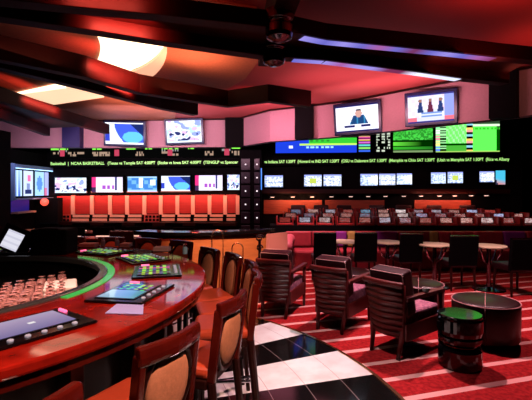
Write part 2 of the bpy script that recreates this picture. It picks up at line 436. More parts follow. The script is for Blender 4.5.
# ------------------------------------------------------------------ floor
CX, CY = -2.2, 2.6            # centre of the bar
m = MB(); m.prism([(-9, -2), (9, -2), (9, 13), (-9, 13)], -.1, 0); struct(m.build('floor', carpet_mat()))
m = MB(); m.ring((CX, CY), 1.2, 3.33, .0, .006, n=128); struct(m.build('floor', tile_mat()))
m = MB(); m.ring((CX, CY), 3.33, 3.36, .0, .012, n=128); struct(m.build('trim_1', brass))
# ------------------------------------------------------------------ soffit curve
SOF = [(-9, 11.6), (-7.3, 11.55), (-4, 11.5), (-.8, 11.3), (.1, 10.06), (1.27, 9.4), (2.0, 8.9), (2.55, 8.3), (3.3, 7.5), (3.9, 6.95), (4.4, 6.45), (6.5, 4.6), (9, 3.5)]
SB, CZ = 2.9, 3.7
def soffit_at(u):
    for (x0, y0), (x1, y1) in zip(SOF, SOF[1:]):
        k = (u - HX) / F; den = (x1 - x0) - k * (y1 - y0)
        t = (k * y0 - x0) / den
        if 0 <= t <= 1: return Vector((x0 + t * (x1 - x0), y0 + t * (y1 - y0), 0)), math.atan2(y1 - y0, x1 - x0)
m = MB()
poly = SOF + [(p[0] + .12, p[1] + .25) for p in reversed(SOF)]
for i in range(len(SOF) - 1):
    a, b = SOF[i], SOF[i + 1]
    m.prism([a, b, (b[0] + .1, b[1] + .2), (a[0] + .1, a[1] + .2)], SB, 4.05)
struct(m.build('wall_soffit', soffitm))
m = MB()
for i in range(len(SOF) - 1):
    a, b = SOF[i], SOF[i + 1]
    m.beam((a[0] - .01, a[1] - .02, CZ - .02), (b[0] - .01, b[1] - .02, CZ - .02), .05, .04)
struct(m.build('trim_2', darkwood))
# ceilings
m = MB(); m.prism([(-9, -2), (9, -2)] + [(p[0], p[1] + .05) for p in reversed(SOF)], CZ, CZ + .1); struct(m.build('ceiling', ceilred))
m = MB(); m.prism([(-9, 2.6), (-2.4, 3.5), (-.1, 4.4), (.12, 4.9), (.02, 5.6), (-.12, 6.2), (-.37, 7.15), (-.82, 8.0), (-1.6, 9.0), (-2.3, 10.2), (-2.6, 11.4), (-9, 11.5)], CZ - .03, CZ - .001)
struct(m.build('ceiling', ceilorange))
m = MB(); m.prism([(-9, 6.9), (9, 6.9), (9, 13), (-9, 13)], 4.06, 4.15); struct(m.build('ceiling', black))
# outer walls
for nm, c, s_ in (('wall_left', (-8.2, 5.4, 2), (.1, 14.9, 4.2)), ('wall_right', (8.2, 5.4, 2), (.1, 14.9, 4.2)), ('wall_front', (0, -2, 2), (16.3, .1, 4.2)), ('wall_back', (0, 12.9, 2), (16.3, .1, 4.2))):
    m = MB(); m.box(c, s_); struct(m.build(nm, black))
# pilasters on the soffit under the beam ends
for u, wd, v0, mm in ((75, .50, 120, mat('navy_paint', (.02, .015, .12), .5)), (236, .56, 106, black), (304, .42, 102, black), (500, .40, 62, black)):
    p, a = soffit_at(u); m = MB(); m.box((p.x, p.y - .12, (SB + CZ) / 2 - .02), (wd, .26, CZ - SB + .0), (0, 0, a if u > 400 else a * .5)); struct(m.build('trim_3', mm))

# ------------------------------------------------------------------ ceiling beams (pairs of boards fanning out)
BZ = 3.1
def rail(n, pts, h=.36, wd=.15, strips=None):
    P = [at(u, v, BZ) for u, v in pts]     # far bottom edge
    m = MB(); A = []
    for i, p in enumerate(P):
        d = (P[min(i + 1, len(P) - 1)] - P[max(i - 1, 0)]).normalized(); nrm = Vector((-d.y, d.x, 0))
        if nrm.y < 0: nrm = -nrm
        q = p - nrm * wd; A.append([m.bm.verts.new(x) for x in (p, q, q + Vector((0, 0, h)), p + Vector((0, 0, h)))])
    for X, Y in zip(A, A[1:]):
        for k in range(4): m.bm.faces.new((X[k], Y[k], Y[(k + 1) % 4], X[(k + 1) % 4]))
    m.bm.faces.new(A[0]); m.bm.faces.new(list(reversed(A[-1])))
    o = struct(m.build('trim_%d' % n, beamwood, bevel=.006)); return o, P
def extend(pts, du):
    return pts
p1a, PA = rail(4, h=.15, pts=[(-150, -12), (0, 7), (80, 15), (160, 22), (260, 33), (320, 44.4), (440, 56), (487, 61), (540, 66)])
p1b, PB = rail(5, h=.15, pts=[(-90, 11), (0, 23), (100, 37), (165, 47), (260, 60), (320, 64), (410, 75), (453, 81), (500, 86)])
def strip(parent, P0, P1, t0, t1, cols, wd=.115):  # screen reflections on the beam undersides, painted as glowing strips
    a = P0.lerp(P1, t0); b = P0.lerp(P1, t1); d = (b - a).normalized(); nrm = Vector((-d.y, d.x, 0))
    if nrm.y < 0: nrm = -nrm
    me = bpy.data.meshes.new('added_glow_strip'); n = 40; V = []; Fc = []
    for i in range(n + 1):
        p = a.lerp(b, i / n)
        V += [p - nrm * .02 + Vector((0, 0, -.008)), p - nrm * (.02 + wd) + Vector((0, 0, -.008))]
    for i in range(n): Fc.append((2 * i, 2 * i + 1, 2 * i + 3, 2 * i + 2))
    me.from_pydata([tuple(v) for v in V], [], Fc); ca = me.color_attributes.new('pix', 'FLOAT_COLOR', 'CORNER')
    for k in range(n):
        x = k / n * (len(cols) - 1); j = int(x); c = lerp(cols[j], cols[min(j + 1, len(cols) - 1)], x - j)
        for q in range(4): ca.data[4 * k + q].color = (*c, 1)
    me.materials.append(SCRDIM); o = bpy.data.objects.new('added_glow_strip', me); C.objects.link(o); o.parent = parent
vA, vB, vC, vD = (.16, .15, .62), (.36, .30, .85), (.42, .12, .40), (.20, .03, .10)
strip(p1a, PA[4].lerp(PA[5], .6), PA[5], 0, 1, [vB, vA]); strip(p1a, PA[5], PA[6], 0, 1, [vA, vB, vA, vC, vA, vD, vA, vB]); strip(p1a, PA[6], PA[7], 0, 1, [vB, vA, vC, vD])
strip(p1b, PB[4].lerp(PB[5], .5), PB[5], 0, 1, [vA, vB]); strip(p1b, PB[5], PB[6], 0, 1, [vB, vC, vB, vB, vD, vD, (1, 1, 1.3)]); strip(p1b, PB[6], PB[7], 0, 1, [(1, 1, 1.3), (.9, .9, 1.3), (.9, .95, 1.3)])
_, P6 = rail(6, h=.27, pts=[(-60, 50), (0, 63), (80, 79), (134, 94), (180, 101), (228, 108), (268, 103), (306, 108)])
_, P7 = rail(7, h=.27, pts=[(-60, 58), (0, 71), (80, 90), (155, 109), (193, 116)])
_, P8 = rail(8, h=.24, pts=[(-50, 89), (0, 104), (60, 122), (104, 134)])
_, P9 = rail(9, h=.24, pts=[(-50, 101), (0, 118), (50, 136)])
# boards closing each pair on top
for n_, A_, B_, h in ((13, PA, PB, .15), (14, P6[:5], P7, .27), (15, P8, P9, .24)):
    m = MB(); m.prism([tuple(p[:2]) for p in A_] + [tuple(p[:2]) for p in reversed(B_)], BZ + h - .03, BZ + h - .004); struct(m.build('trim_%d' % n_, beamwood))
# cross beam and its two knuckles
m = MB(); m.beam((.26, 2.5, 3.40), (.0, 5.0, 3.40), .20, .36); struct(m.build('trim_10', beamwood, bevel=.01))
for x, y in ((.115, 3.52), (.085, 4.28)):
    m = MB(); m.lathe([(0, -.015), (.06, -.01), (.11, .015), (.122, .05), (.122, .12), (.105, .13), (.105, .15), (.13, .165), (.13, .25), (0, .25)], (x, y, 3.0 if y < 4 else 3.02), 32)
    tag(m.build('beam_knuckle', darkmetal, bevel=.004), 'glossy dark metal drum under the cross beam, %s of the two' % ('nearer' if y < 4 else 'farther'), 'beam connector', 'metal drums where the ceiling beams cross')
# lit coffers
def px(poly, z): return [tuple(at(u, v, z)[:2]) for u, v in poly]
def arc(p, q, bow, n=6):
    return [(p[0] + (q[0] - p[0]) * i / n + bow[0] * 4 * (i / n) * (1 - i / n), p[1] + (q[1] - p[1]) * i / n + bow[1] * 4 * (i / n) * (1 - i / n)) for i in range(n + 1)]
t = empty('ceiling_light', tuple(at(130, 55, 3.66)))
a = px(arc((97, 33), (94, 66), (5, 0)) + [(128, 72)] + arc((132, 68), (164, 44), (3, 2)), 3.66)
m = MB(); m.prism([(x - t.location.x, y - t.location.y) for x, y in a], -.03, .0); m.build('diffuser', lampwhite, t)
a = px(arc((128, 72), (164, 44), (6, 2)) + arc((167, 44), (150, 77), (5, 2)), 3.66)
m = MB(); m.prism([(x - t.location.x, y - t.location.y) for x, y in a], -.026, .004); m.build('reveal', lampcream, t)
tag(t, 'big cream lit ceiling panel with a curved end, between the first two beam pairs', 'ceiling light', 'lit ceiling panels')
t = empty('ceiling_light', tuple(at(58, 93, 3.66)))
a = px([(14, 93), (55, 84), (66, 86.5), (22, 92.5)], 3.66)
m = MB(); m.prism([(x - t.location.x, y - t.location.y) for x, y in a], -.03, 0); m.build('diffuser', lampwhite, t)
a = px([(20, 93), (66, 86.5), (104, 93), (104, 96), (54, 103.5)], 3.66)
m = MB(); m.prism([(x - t.location.x, y - t.location.y) for x, y in a], -.03, 0); m.build('reveal', mat('coffer_reveal_bright', (.9, .6, .45), .6, emit=(1, .6, .38), es=1.0), t)
tag(t, 'small diamond-shaped lit ceiling panel between the second and third beam pairs', 'ceiling light', 'lit ceiling panels')
# added unseen red area lights for the glow on the board sides
def red_wash(u0, v0, u1, v1, out, pw, z=3.28):
    p, q = at(u0, v0, z), at(u1, v1, z); d = (q - p).normalized(); n = Vector((-d.y, d.x, 0))
    if n.y < 0: n = -n
    c = (p + q) / 2 - n * out; o = area('beam_red_wash', c, c + n + Vector((0, 0, -.12)), (q - p).length * .8, .07, pw, RED, 130)
red_wash(85, 24, 158, 34, .20, 12, 3.16); red_wash(78, 66, 145, 80, .30, 15); red_wash(78, 82, 130, 94, .22, 10, 3.24)
red_wash(2, 97, 50, 112, .40, 9); red_wash(0, 108, 14, 112, .25, 4, 3.22); red_wash(238, 102, 300, 106, .35, 5, 3.4)
red_wash(65, 3, 150, 9, .35, 5, 3.2)

# ------------------------------------------------------------------ back walls
WL0, WL1 = Vector((-6.9, 12.6, 0)), Vector((-.79, 12.15, 0))
WR0, WR1 = Vector((-.12, 12.3, 0)), Vector((7.4, 11.55, 0))
def on(wall, u, v, out=0):
    A, B = wall; k = (u - HX) / F
    t = (k * A.y - A.x) / ((B.x - A.x) - k * (B.y - A.y)); p = A.lerp(B, t); n = Vector((B.y - A.y, -(B.x - A.x), 0)).normalized()
    p = p + n * out; return Vector((p.x, p.y, EYE - (v - HY) * p.y / F))
LW, RW = (WL0, WL1), (WR0, WR1)
def wang(wall): return math.atan2(wall[1].y - wall[0].y, wall[1].x - wall[0].x)
for nm, wl in (('wall_back_left', LW), ('wall_back_right', RW)):
    A, B = wl; m = MB(); m.prism([A[:2], B[:2], (B.x, B.y + .1), (A.x, A.y + .1)], 0, 4.05); struct(m.build(nm, black))
def flat(wall, u0, v0, u1, v1, out, th, name, mt, parent=None, bevel=0):
    """box on a wall that covers the picture rectangle"""
    p = on(wall, u0, v1, out); q = on(wall, u1, v0, out); q2 = on(wall, u1, v1, out); wd = (Vector(q2[:2]) - Vector(p[:2])).length
    h = q.z - q2.z; c = (p + q2) / 2; zc = (p.z + q2.z) / 2 + h / 2
    m = MB(); m.box((0, 0, 0), (wd, th, h)); o = m.build(name, mt, parent, bevel=bevel); o.location = (c.x, c.y, zc); o.rotation_euler = (0, 0, wang(wall)); return o, (c.x, c.y, zc), wd, h
# red panelled wainscot
base = empty('wall_panelling', (WL0.x, WL0.y, 0))
edges = [57, 74, 93, 111, 128, 145.2, 161.5, 178, 193.5, 210, 225.5, 238]
def child(o, par):
    o.location = Vector(o.location) - par.location; o.parent = par; return o
for i in range(len(edges) - 1):
    o, *_ = flat(LW, edges[i] + .8, 196 - i * .15, edges[i + 1] - .8, 214 - i * .1, .02, .04, 'panel', redpanel); child(o, base)
for u in edges[1:]:
    o, *_ = flat(LW, u - 1.8, 195.5, u + 1.8, 214.5, .05, .06, 'upright', peach); child(o, base)
tag(base, 'red wood wall panelling with peach uprights below the left row of screens', 'panelling')
# ledge with betting-slip racks
lt = empty('slip_ledge', (WL0.x, WL0.y - .3, 0))
o, *_ = flat(LW, 57, 222, 238, 225, .26, .36, 'ledge', darkwood); child(o, lt)
for i in range(len(edges) - 1):
    if i in (0, 5):
        o, *_ = flat(LW, edges[i] + 1, 214.5, edges[i + 1] - 1, 222, .14, .08, 'slip_rack', mat('rack_red', (.6, .07, .05), .5)); child(o, lt)
        for k in range(4):
            a0 = edges[i] + 2.5 + k * 3.6
            for r_ in range(2):
                c, *_ = flat(LW, a0, 215.5 + r_ * 3.3, a0 + 2.4, 217.8 + r_ * 3.3, .19, .02, 'slot', black); child(c, lt)
    else:
        for r_ in range(2):
            o, *_ = flat(LW, edges[i] + 2 - (i % 2), 214.8 + r_ * 3.9 - i * .05, edges[i + 1] - 2, 217.3 + r_ * 3.9 - i * .05, .12 + .04 * r_, .05, 'slip_tray', peach); child(o, lt)
tag(lt, 'long ledge carrying peach betting-slip trays and racks under the red panelling', 'ledge')
# screens along the left back wall
names6 = ['blue and white crowd picture, leftmost of the row', 'pink and white studio picture with a red left edge, second from left', 'blue picture with white blocks, third from left', 'blue curved swoosh picture, fourth from left', 'pink studio picture beside the last screen, fifth from left', 'narrow blue and white picture, cut by the dark lamp tower']
pics = [pic_crowd(3), pic_studio, pic_blue, pic_slide, pic_studio, pic_crowd(9)]
us = [(57, 88), (93.5, 124), (129, 158), (162.5, 190.8), (196, 223), (228, 240)]
def tv(wall, u0, v0, u1, v1, pic, label, group, out=.1, res=(44, 24), brd=.035):
    p = on(wall, u0, v1, out); q = on(wall, u1, v1, out); r_ = on(wall, (u0 + u1) / 2, v0, out); wd = (Vector(q[:2]) - Vector(p[:2])).length
    c = (p + q) / 2; h = r_.z - c.z; t = empty('wall_screen', (c.x, c.y, c.z + h / 2), wang(wall))
    m = MB(); m.box((0, .03, 0), (wd + 2 * brd, .06, h + 2 * brd)); m.build('frame', blackgloss, t, bevel=.008)
    screen('screen', wd, h, res[0], res[1], pic, t, SCR, (0, -.004, 0)); tag(t, label, 'screen', group); return t
for k in range(6):
    v0 = 177.8 - k * .6; tv(LW, us[k][0], v0, us[k][1], v0 + 15, pics[k], 'flat screen with ' + names6[k], 'screens above the red panelling')
# odds board and ticker
def board(wall, u0, v0, u1, v1, pic, label, nx, ny, m_=None, name='odds_board'):
    p = on(wall, u0, v1, .16); q = on(wall, u1, v1, .16); c = (p + q) / 2; h = (v1 - v0) * c.y / F; wd = (Vector(q[:2]) - Vector(p[:2])).length
    t = empty(name, (c.x, c.y, c.z + h / 2), wang(wall)); m = MB(); m.box((0, .06, 0), (wd + .06, .12, h + .06)); m.build('casing', black, t)
    screen('display', wd, h, nx, ny, pic, t, m_ or SCR, (0, -.004, 0)); tag(t, label, 'display board'); return t
board(LW, 54, 143, 241, 158, pic_odds(4), 'black odds board with rows of small green letters and red squares', 160, 14, SCRDIM)
t = board(RW, 276, 138, 356, 152.8, pic_blueboard, 'blue and green odds board, leftmost of the three large boards', 60, 16)
board(RW, 358, 128, 431, 152.5, pic_green(2), 'dark green odds board with coloured number rows, between two brighter boards', 70, 26)
board(RW, 434, 121, 497, 152, pic_bright, 'bright green odds board with white header, nearest the right column', 60, 28)
def ticker(wall, u0, u1, v0, v1, text, label):
    p = on(wall, u0, v0, .2); q = on(wall, u1, v1, .2); c = (p + q) / 2; wd = (q - p).length
    t = empty('ticker_display', (c.x, c.y, c.z), wang(wall)); m = MB(); m.box((0, .05, 0), (wd + .1, .08, .22)); m.build('casing', black, t, rot=(0, -math.atan2(q.z - p.z, wd), 0))
    cu = bpy.data.curves.new('t', 'FONT'); cu.body = text; cu.size = .125; cu.align_x = 'CENTER'; cu.align_y = 'CENTER'; cu.offset = .003
    to = bpy.data.objects.new('t', cu); C.objects.link(to); bpy.context.view_layer.update()
    me = bpy.data.meshes.new_from_object(to); C.objects.unlink(to); bpy.data.objects.remove(to)
    xs = [v.co.x for v in me.vertices]; s_ = wd / (max(xs) - min(xs)); mid = (max(xs) + min(xs)) / 2
    for v in me.vertices: v.co.x = (v.co.x - mid) * s_
    me.materials.clear(); me.materials.append(mat('ticker_green', (.5, .8, .3), .5, emit=(.42, .85, .22), es=.85))
    o = bpy.data.objects.new('lettering', me); C.objects.link(o); o.parent = t; o.location = (0, .0, 0); o.rotation_euler = (R(90), -math.atan2(q.z - p.z, wd), 0)
    tag(t, label, 'display board'); return t
ticker(LW, 54.5, 239, 163.8, 162.2, 'Basketball  |  NCAA BASKETBALL   (Texas vs Temple SAT 4:00PT  (Stoke vs Iowa SAT 4:00PT  (TENGLP vs Spencer', 'long black ticker with green letters above the left row of screens')
ticker(RW, 265, 506, 162.0, 159.2, 'vs Indiana SAT 1:30PT  (Howard vs IND SAT 1:30PT  (OSU vs Delaware SAT 1:30PT  (Memphis vs Ohio SAT 1:30PT  (Utah vs Memphis SAT 1:30PT  (Rice vs Albany', 'long black ticker with green letters above the right row of screens')
# small screens on the right
rs = [(265, 283, 175.5, 187, 1, 'pale table picture, next to the lamp tower'), (304.3, 321.5, 174.8, 186.3, 3, 'white picture with a yellow-green centre, left one of a pair'), (323.5, 341, 174.6, 186, 5, 'white and pink table picture, right one of a pair'),
      (360, 377, 174, 185.5, 4, 'blue and white race table, first of a group of three'), (378.5, 394.5, 173.8, 185, 7, 'white race table, middle of a group of three'), (396, 411, 173.5, 184.5, 8, 'blue race table, last of a group of three'),
      (430, 444.5, 172.5, 183.5, 10, 'white-green table, left one of pair under bright green board'), (446.5, 461.5, 172, 183, 6, 'yellow-centred table, right one of pair under bright green board'), (478, 492.5, 171.5, 182, 11, 'pale blue race table, last white one before the cyan screen')]
for u0, u1, v0, v1, sd, lab in rs:
    tv(RW, u0, v0, u1, v1, pic_table(sd, (.5, .7, 1) if sd % 2 == 0 else (.75, .85, .95)), 'small screen with ' + lab, 'small screens under the right ticker', res=(26, 16), brd=.03)
tv(RW, 494, 170.5, 503.5, 184.5, lambda s, t: lerp((.6, .15, .12), (.05, .4, .6), min(1, t * 2.2 + s * .3)) if s + t > .35 else (.02, .02, .05), 'narrow cyan screen at the right end of the small screens', 'small screens under the right ticker', res=(8, 9))
# lit wood strips low on the right wall with little lamps over them
for (u0, u1, lab) in ((264, 322, 'orange-lit wood panel beside the lamp tower'), (325, 384, 'dim wood panel in the middle of the right back wall'), (414, 470, 'red-lit wood panel towards the right end')):
    o, *_ = flat(RW, u0, 200, u1, 214, .03, .05, 'wood_panel', mat('lit_wood', (.42, .07, .03), .45, noise=.4, nscale=4, stretch=(.5, 1, 8))); tag(o, lab, 'wall panel', 'wood panels of the right back wall')
t0 = None
for k, u in enumerate([273, 293, 312, 331, 350, 367, 384, 402, 419, 437, 452, 468, 483]):
    p = on(RW, u, 196.5 - k * .13, .22)
    if t0 is None:
        t0 = empty('shelf_lamp', p, wang(RW)); m = MB(); m.lathe([(0, .03), (.09, .03), (.1, 0), (.07, -.012), (0, -.012)], n=16); m.build('housing', black, t0)
        m = MB(); m.lathe([(0, -.03), (.05, -.03), (.06, -.013), (0, -.013)], n=14); m.build('lens', mat('lamp_lens', (1, .7, .6), .4, emit=(1, .6, .5), es=1.0), t0); t = t0
    else: t = dup(t0); t.location = p
    tag(t, 'tiny round lamp in the row below the small right-hand screens', 'lamp', 'tiny lamps below the small screens')
o, *_ = flat(RW, 263, 189, 505, 193.5, .16, .3, 'lamp_shelf', darkwood); tag(o, 'long dark shelf that carries the tiny round lamps', 'shelf')
# left wall unit with tilted projector screens
m = MB(); m.box((-7.0, 11.4, 1.4), (.1, 2.6, 2.8)); struct(m.build('wall_left', black))
t = empty('screen_case', (-6.92, 11.75, 1.86), R(-68 + 180 - 90 + 0)); 
t.rotation_euler = (0, 0, R(68))
# local x along the wall
def lw_pt(u, v):
    d = -6.85 * F / (u - HX); return Vector((-6.85, d, EYE - (v - HY) * d / F))
t.location = (-6.85, 11.7, 1.9); t.rotation_euler = (0, 0, R(90))
for k, (u0, u1) in enumerate(((12.5, 22), (23.5, 33), (35, 44), (44.5, 51.5))):
    a_, b_ = lw_pt(u0, 180), lw_pt(u1, 180); wd = abs(b_.y - a_.y)
    screen('screen', wd, .72, 12, 12, pic_wall(k), t, SCR, (((a_.y + b_.y) / 2) - 11.7, .0, -.03))
yy0, yy1 = lw_pt(10.5, 0).y, lw_pt(52.5, 0).y
m = MB(); m.box(((yy0 + yy1) / 2 - 11.7, -.08, .43), (yy1 - yy0, .16, .10)); m.build('hood', mat('pale_blue_metal', (.3, .45, .7), .3), t)
m = MB(); m.box(((yy0 + yy1) / 2 - 11.7, -.12, .372), (yy1 - yy0 - .1, .05, .012)); m.build('added_glow_strip', mat('blue_white_strip', (.7, .85, 1), .4, emit=(.35, .65, 1), es=3), t)  # glowing strip added to brighten the hood
m = MB(); m.box(((yy0 + yy1) / 2 - 11.7, -.08, -.47), (yy1 - yy0, .16, .04)); m.build('sill', mat('pale_blue_metal', (.3, .45, .7), .3), t)
m = MB(); m.box((yy0 - 11.7 - .02, -.06, 0), (.05, .14, 1.0)); m.build('side_post', mat('pale_blue_metal', (.3, .45, .7), .3), t)
tag(t, 'blue glowing case of four upright screens on the left wall', 'screens')
for k, v in enumerate((213, 233)):
    a_, b_ = lw_pt(12, v), lw_pt(31, v); m = MB(); m.box((0, 0, 0), (.25, b_.y - a_.y, .05)); o = m.build('wall_shelf', peach); o.location = (-6.82, (a_.y + b_.y) / 2, (a_.z)); tag(o, 'narrow pale shelf on the left wall, %s of the two under the blue screens' % ('upper', 'lower')[k], 'shelf', 'narrow shelves on the left wall')
a_, b_ = lw_pt(12, 205), lw_pt(30, 205); m = MB(); m.box((0, 0, 0), (.05, b_.y - a_.y, .36)); o = m.build('wall_panel', mat('blue_panel', (.02, .02, .25), .4, emit=(.02, .02, .4), es=.25)); o.location = (-6.9, (a_.y + b_.y) / 2, 1.22); tag(o, 'deep blue glowing panel under the upright screens', 'panel')
# globe lamp on its dark pier
p = atd(44.5, 202, 11.9); m = MB(); m.box((p.x, 12.15, .72), (.68, .3, 1.44)); struct(m.build('trim_11', black))
t = empty('globe_lamp', p); m = MB(); m.lathe([(0, -.115)] + [(.115 * math.cos(R(a)), .115 * math.sin(R(a))) for a in range(-75, 76, 15)] + [(0, .115)], n=20); m.build('globe', redlamp, t, smooth=True)
m = MB(); m.box((0, .12, 0), (.05, .12, .05)); m.build('bracket', darkmetal, t); tag(t, 'round red glowing globe lamp on the dark pier left of the panelling', 'lamp')
# near dark column at the left edge
m = MB(); m.box((-5.42, 7.5, 1.4), (.95, .5, 2.8)); struct(m.build('trim_12', black))
# lamp tower
t = empty('lamp_tower', (-.45, 11.75, .0)); m = MB(); m.box((0, 0, 1.6), (.64, .36, 2.5)); m.box((0, 0, .2), (.5, .3, .5)); m.build('body', black, t)
for r_ in range(6):
    z = 2.42 - r_ * .385
    for cx in (-.14, .19):
        m = MB(); m.box((cx, -.20, z), (.26 if cx < 0 else .16, .05, .33)); o = m.build('cell', mat('tower_cell', (.02, .015, .03), .3), t, bevel=.01)
        m = MB(); m.lathe([(0, 0), (.024, 0), (.018, .015), (0, .02)], n=12); l = m.build('lamp', slotlight, o); l.location = (cx, -.226, z); l.rotation_euler = (R(90), 0, 0)
m = MB(); m.box((.315, -.19, 2.0), (.03, .06, .62)); m.build('blue_edge_glow', mat('blue_edge_glow', (.1, .4, 1), .3, emit=(.05, .25, .9), es=.8), t)  # glowing bar imitates blue light on the tower's edge
tag(t, 'tall black tower of square cells with white dots between the two back walls', 'lamp tower')

# ------------------------------------------------------------------ big screens hanging on the soffit
def big_tv(u, v, wd, ht, pic, label, turn=None, tilt=8, roll=0):
    p, a = soffit_at(u); a = a if turn is None else R(turn)
    n = Vector((math.sin(a), -math.cos(a), 0)); c = p + n * .22; z = EYE - (v - HY) * c.y / F
    t = empty('hanging_screen', (c.x, c.y, z), a); t.rotation_euler = (R(tilt), R(roll), a)
    m = MB(); m.box((0, .045, 0), (wd + .12, .09, ht + .12)); m.build('frame', mat('navy_bezel', (.01, .012, .07), .25), t, bevel=.012)
    screen('screen', wd, ht, 60, 36, pic, t, SCR, (0, -.004, 0))
    m = MB(); m.box((0, .14, 0), (.3, .12, .3)); m.build('bracket', black, t); tag(t, label, 'television', 'big televisions hung on the soffit'); return t
big_tv(127.5, 133.5, 1.10, .60, pic_slide, 'big television with blue curved picture, hung on the pink soffit at the left', roll=2)
big_tv(186, 131.5, .98, .60, pic_crowd(12), 'big television with busy white and blue picture, left of the dark pilaster', roll=-1.5)
big_tv(360, 118.2, .94, .57, pic_anchor, 'big television showing a person in a blue top behind a desk', turn=-32)
big_tv(432, 108, .80, .52, pic_panel, 'big television showing three people at a studio desk, nearest the right column', turn=-30)

# ------------------------------------------------------------------ race book desks on the right
def desk_y(x): return 9.75 - .10 * x if x > -.2 else 9.8
def desk(n, y0, zt, label, x0=.1, x1=6.9):
    m = MB(); m.prism([(x0, y0), (x1, y0 - .3 * (x1 - x0) / 6.8), (x1, y0 - .3 * (x1 - x0) / 6.8 + .5), (x0, y0 + .5)], 0, zt); o = m.build('desk', black, bevel=.01); return tag(o, label, 'desk', 'rows of race book desks')
desk(0, 9.35, .86, 'front black desk row behind the red banquette'); desk(1, 10.05, .92, 'second black desk row, middle of three', .3); desk(2, 10.75, .98, 'third desk row nearest the right back wall', .5)
def make_carrel():
    t = empty('betting_terminal')
    m = MB(); m.box((0, 0, .02), (.34, .3, .04)); m.build('base', mat('terminal_red', (.5, .03, .03), .4), t, bevel=.008)
    for s in (-1, 1):
        m = MB(); m.box((s * .19, .02, .10), (.02, .34, .2)); m.build('divider', mat('terminal_red', (.5, .03, .03), .4), t)
    m = MB(); m.box((0, .03, .11), (.30, .04, .15), (R(-18), 0, 0)); m.build('monitor', blackgloss, t, bevel=.006)
    return t
cm = make_carrel(); first = True; cid = 0
rncol = random.Random(5)
rows = [(9.35, .86, 'front'), (10.05, .92, 'middle'), (10.75, .98, 'back')]
for ri, (y0, zt, nm) in enumerate(rows):
    n = 14 if ri == 0 else 13 if ri == 1 else 12
    for k in range(n):
        x = .45 + k * .47 + ri * .18
        if x > 6.8: continue
        c = cm if first else dup(cm); first = False
        y = y0 - .044 * (x - .1) + .18; c.location = (x, y, zt); c.rotation_euler = (0, 0, -.1 + rncol.uniform(-.15, .15))
        base_c = rncol.choice([(.7, .8, 1), (.45, .6, .95), (.9, .75, .75), (.8, .5, .45), (.15, .4, .6), (.5, .06, .05)])
        br = .5 + .9 * min(1, x / 5) * rncol.random() ** .6
        g0 = [[rncol.random() for _ in range(6)] for _ in range(4)]
        screen('screen', .25, .11, 6, 4, lambda s, t, b=base_c, q=br, g=g0: tuple(cc * q * (.5 + .6 * g[int(t * 4)][int(s * 6)]) for cc in b), c, SCRDIM, (0, .006, .112), (R(-18), 0, 0))
        tag(c, 'betting terminal on the %s desk row, %s' % (nm, ['first', 'second', 'third', 'fourth', 'fifth', 'sixth', 'seventh', 'eighth', 'ninth', 'tenth', 'eleventh', 'twelfth', 'thirteenth', 'fourteenth'][k] + ' from the lamp tower'), 'betting terminal', 'betting terminals on the desks')
# dark low chairs between the desk rows
def make_deskchair():
    t = empty('desk_chair')
    m = MB(); m.box((0, 0, .46), (.46, .44, .09)); m.build('seat', leather, t, bevel=.03)
    m = MB(); m.box((0, .22, .82), (.44, .07, .5), (R(-8), 0, 0)); m.build('backrest', leather, t, bevel=.03)
    m = MB(); m.tube([(0, 0, .05), (0, 0, .42)], .03); m.build('pedestal', darkmetal, t)
    m = MB(); m.lathe([(0, 0), (.22, 0), (.2, .03), (.03, .06), (0, .06)], n=20); m.build('base', darkmetal, t); return t
dc = make_deskchair(); first = True
for k, (x, y) in enumerate([(.9, 11.65), (1.6, 11.62), (2.3, 11.56), (3.2, 11.5), (4.0, 11.4), (4.9, 11.3), (5.8, 11.2)]):
    y = 11.64 - .045 * x
    c = dc if first else dup(dc); first = False; c.location = (x, y, 0); c.scale = (1, 1, 1.16); c.rotation_euler = (0, 0, -.1 + .1 * ((k % 3) - 1))
    tag(c, 'dark desk chair behind the back desk row, %s from lamp tower' % ['first', 'second', 'third', 'fourth', 'fifth', 'sixth', 'seventh'][k], 'chair', 'desk chairs by the right back wall')
# desks on the left between bar and back wall
for k, (y0, zt, xa, xb) in enumerate(((8.2, .66, -4.6, -1.4), (10.0, .60, -6.3, -.9))):
    t = empty('desk', (0, y0, 0)); m = MB(); pl = []
    n = 16; outer = [(xa + (xb - xa) * i / n, .25 * math.sin(math.pi * i / n)) for i in range(n + 1)]
    m.prism(outer + [(x, y + .5) for x, y in reversed(outer)], zt - .04, zt); m.build('desk_top', mat('desk_top_wood', (.22, .05, .04), .25), t, bevel=.008)
    m = MB(); m.prism([(x, y + .08) for x, y in outer] + [(x, y + .16) for x, y in reversed(outer)], 0, zt - .04); m.build('front_panel', black, t)
    tag(t, ('near curved dark desk row left of the wood counter', 'far curved dark desk row below the red panelling')[k], 'desk', 'curved desks on the left')
def make_monitor():
    t = empty('desk_monitor'); m = MB(); m.box((0, 0, .22), (.46, .05, .28)); m.build('housing', black, t, bevel=.01)
    m = MB(); m.box((0, .02, .05), (.06, .04, .1)); m.box((0, .02, .01), (.2, .16, .02)); m.build('stand', black, t)
    m = MB(); m.box((0, -.03, .045), (.30, .012, .04)); m.build('label_strip', wrm, t); return t
mm = make_monitor(); first = True
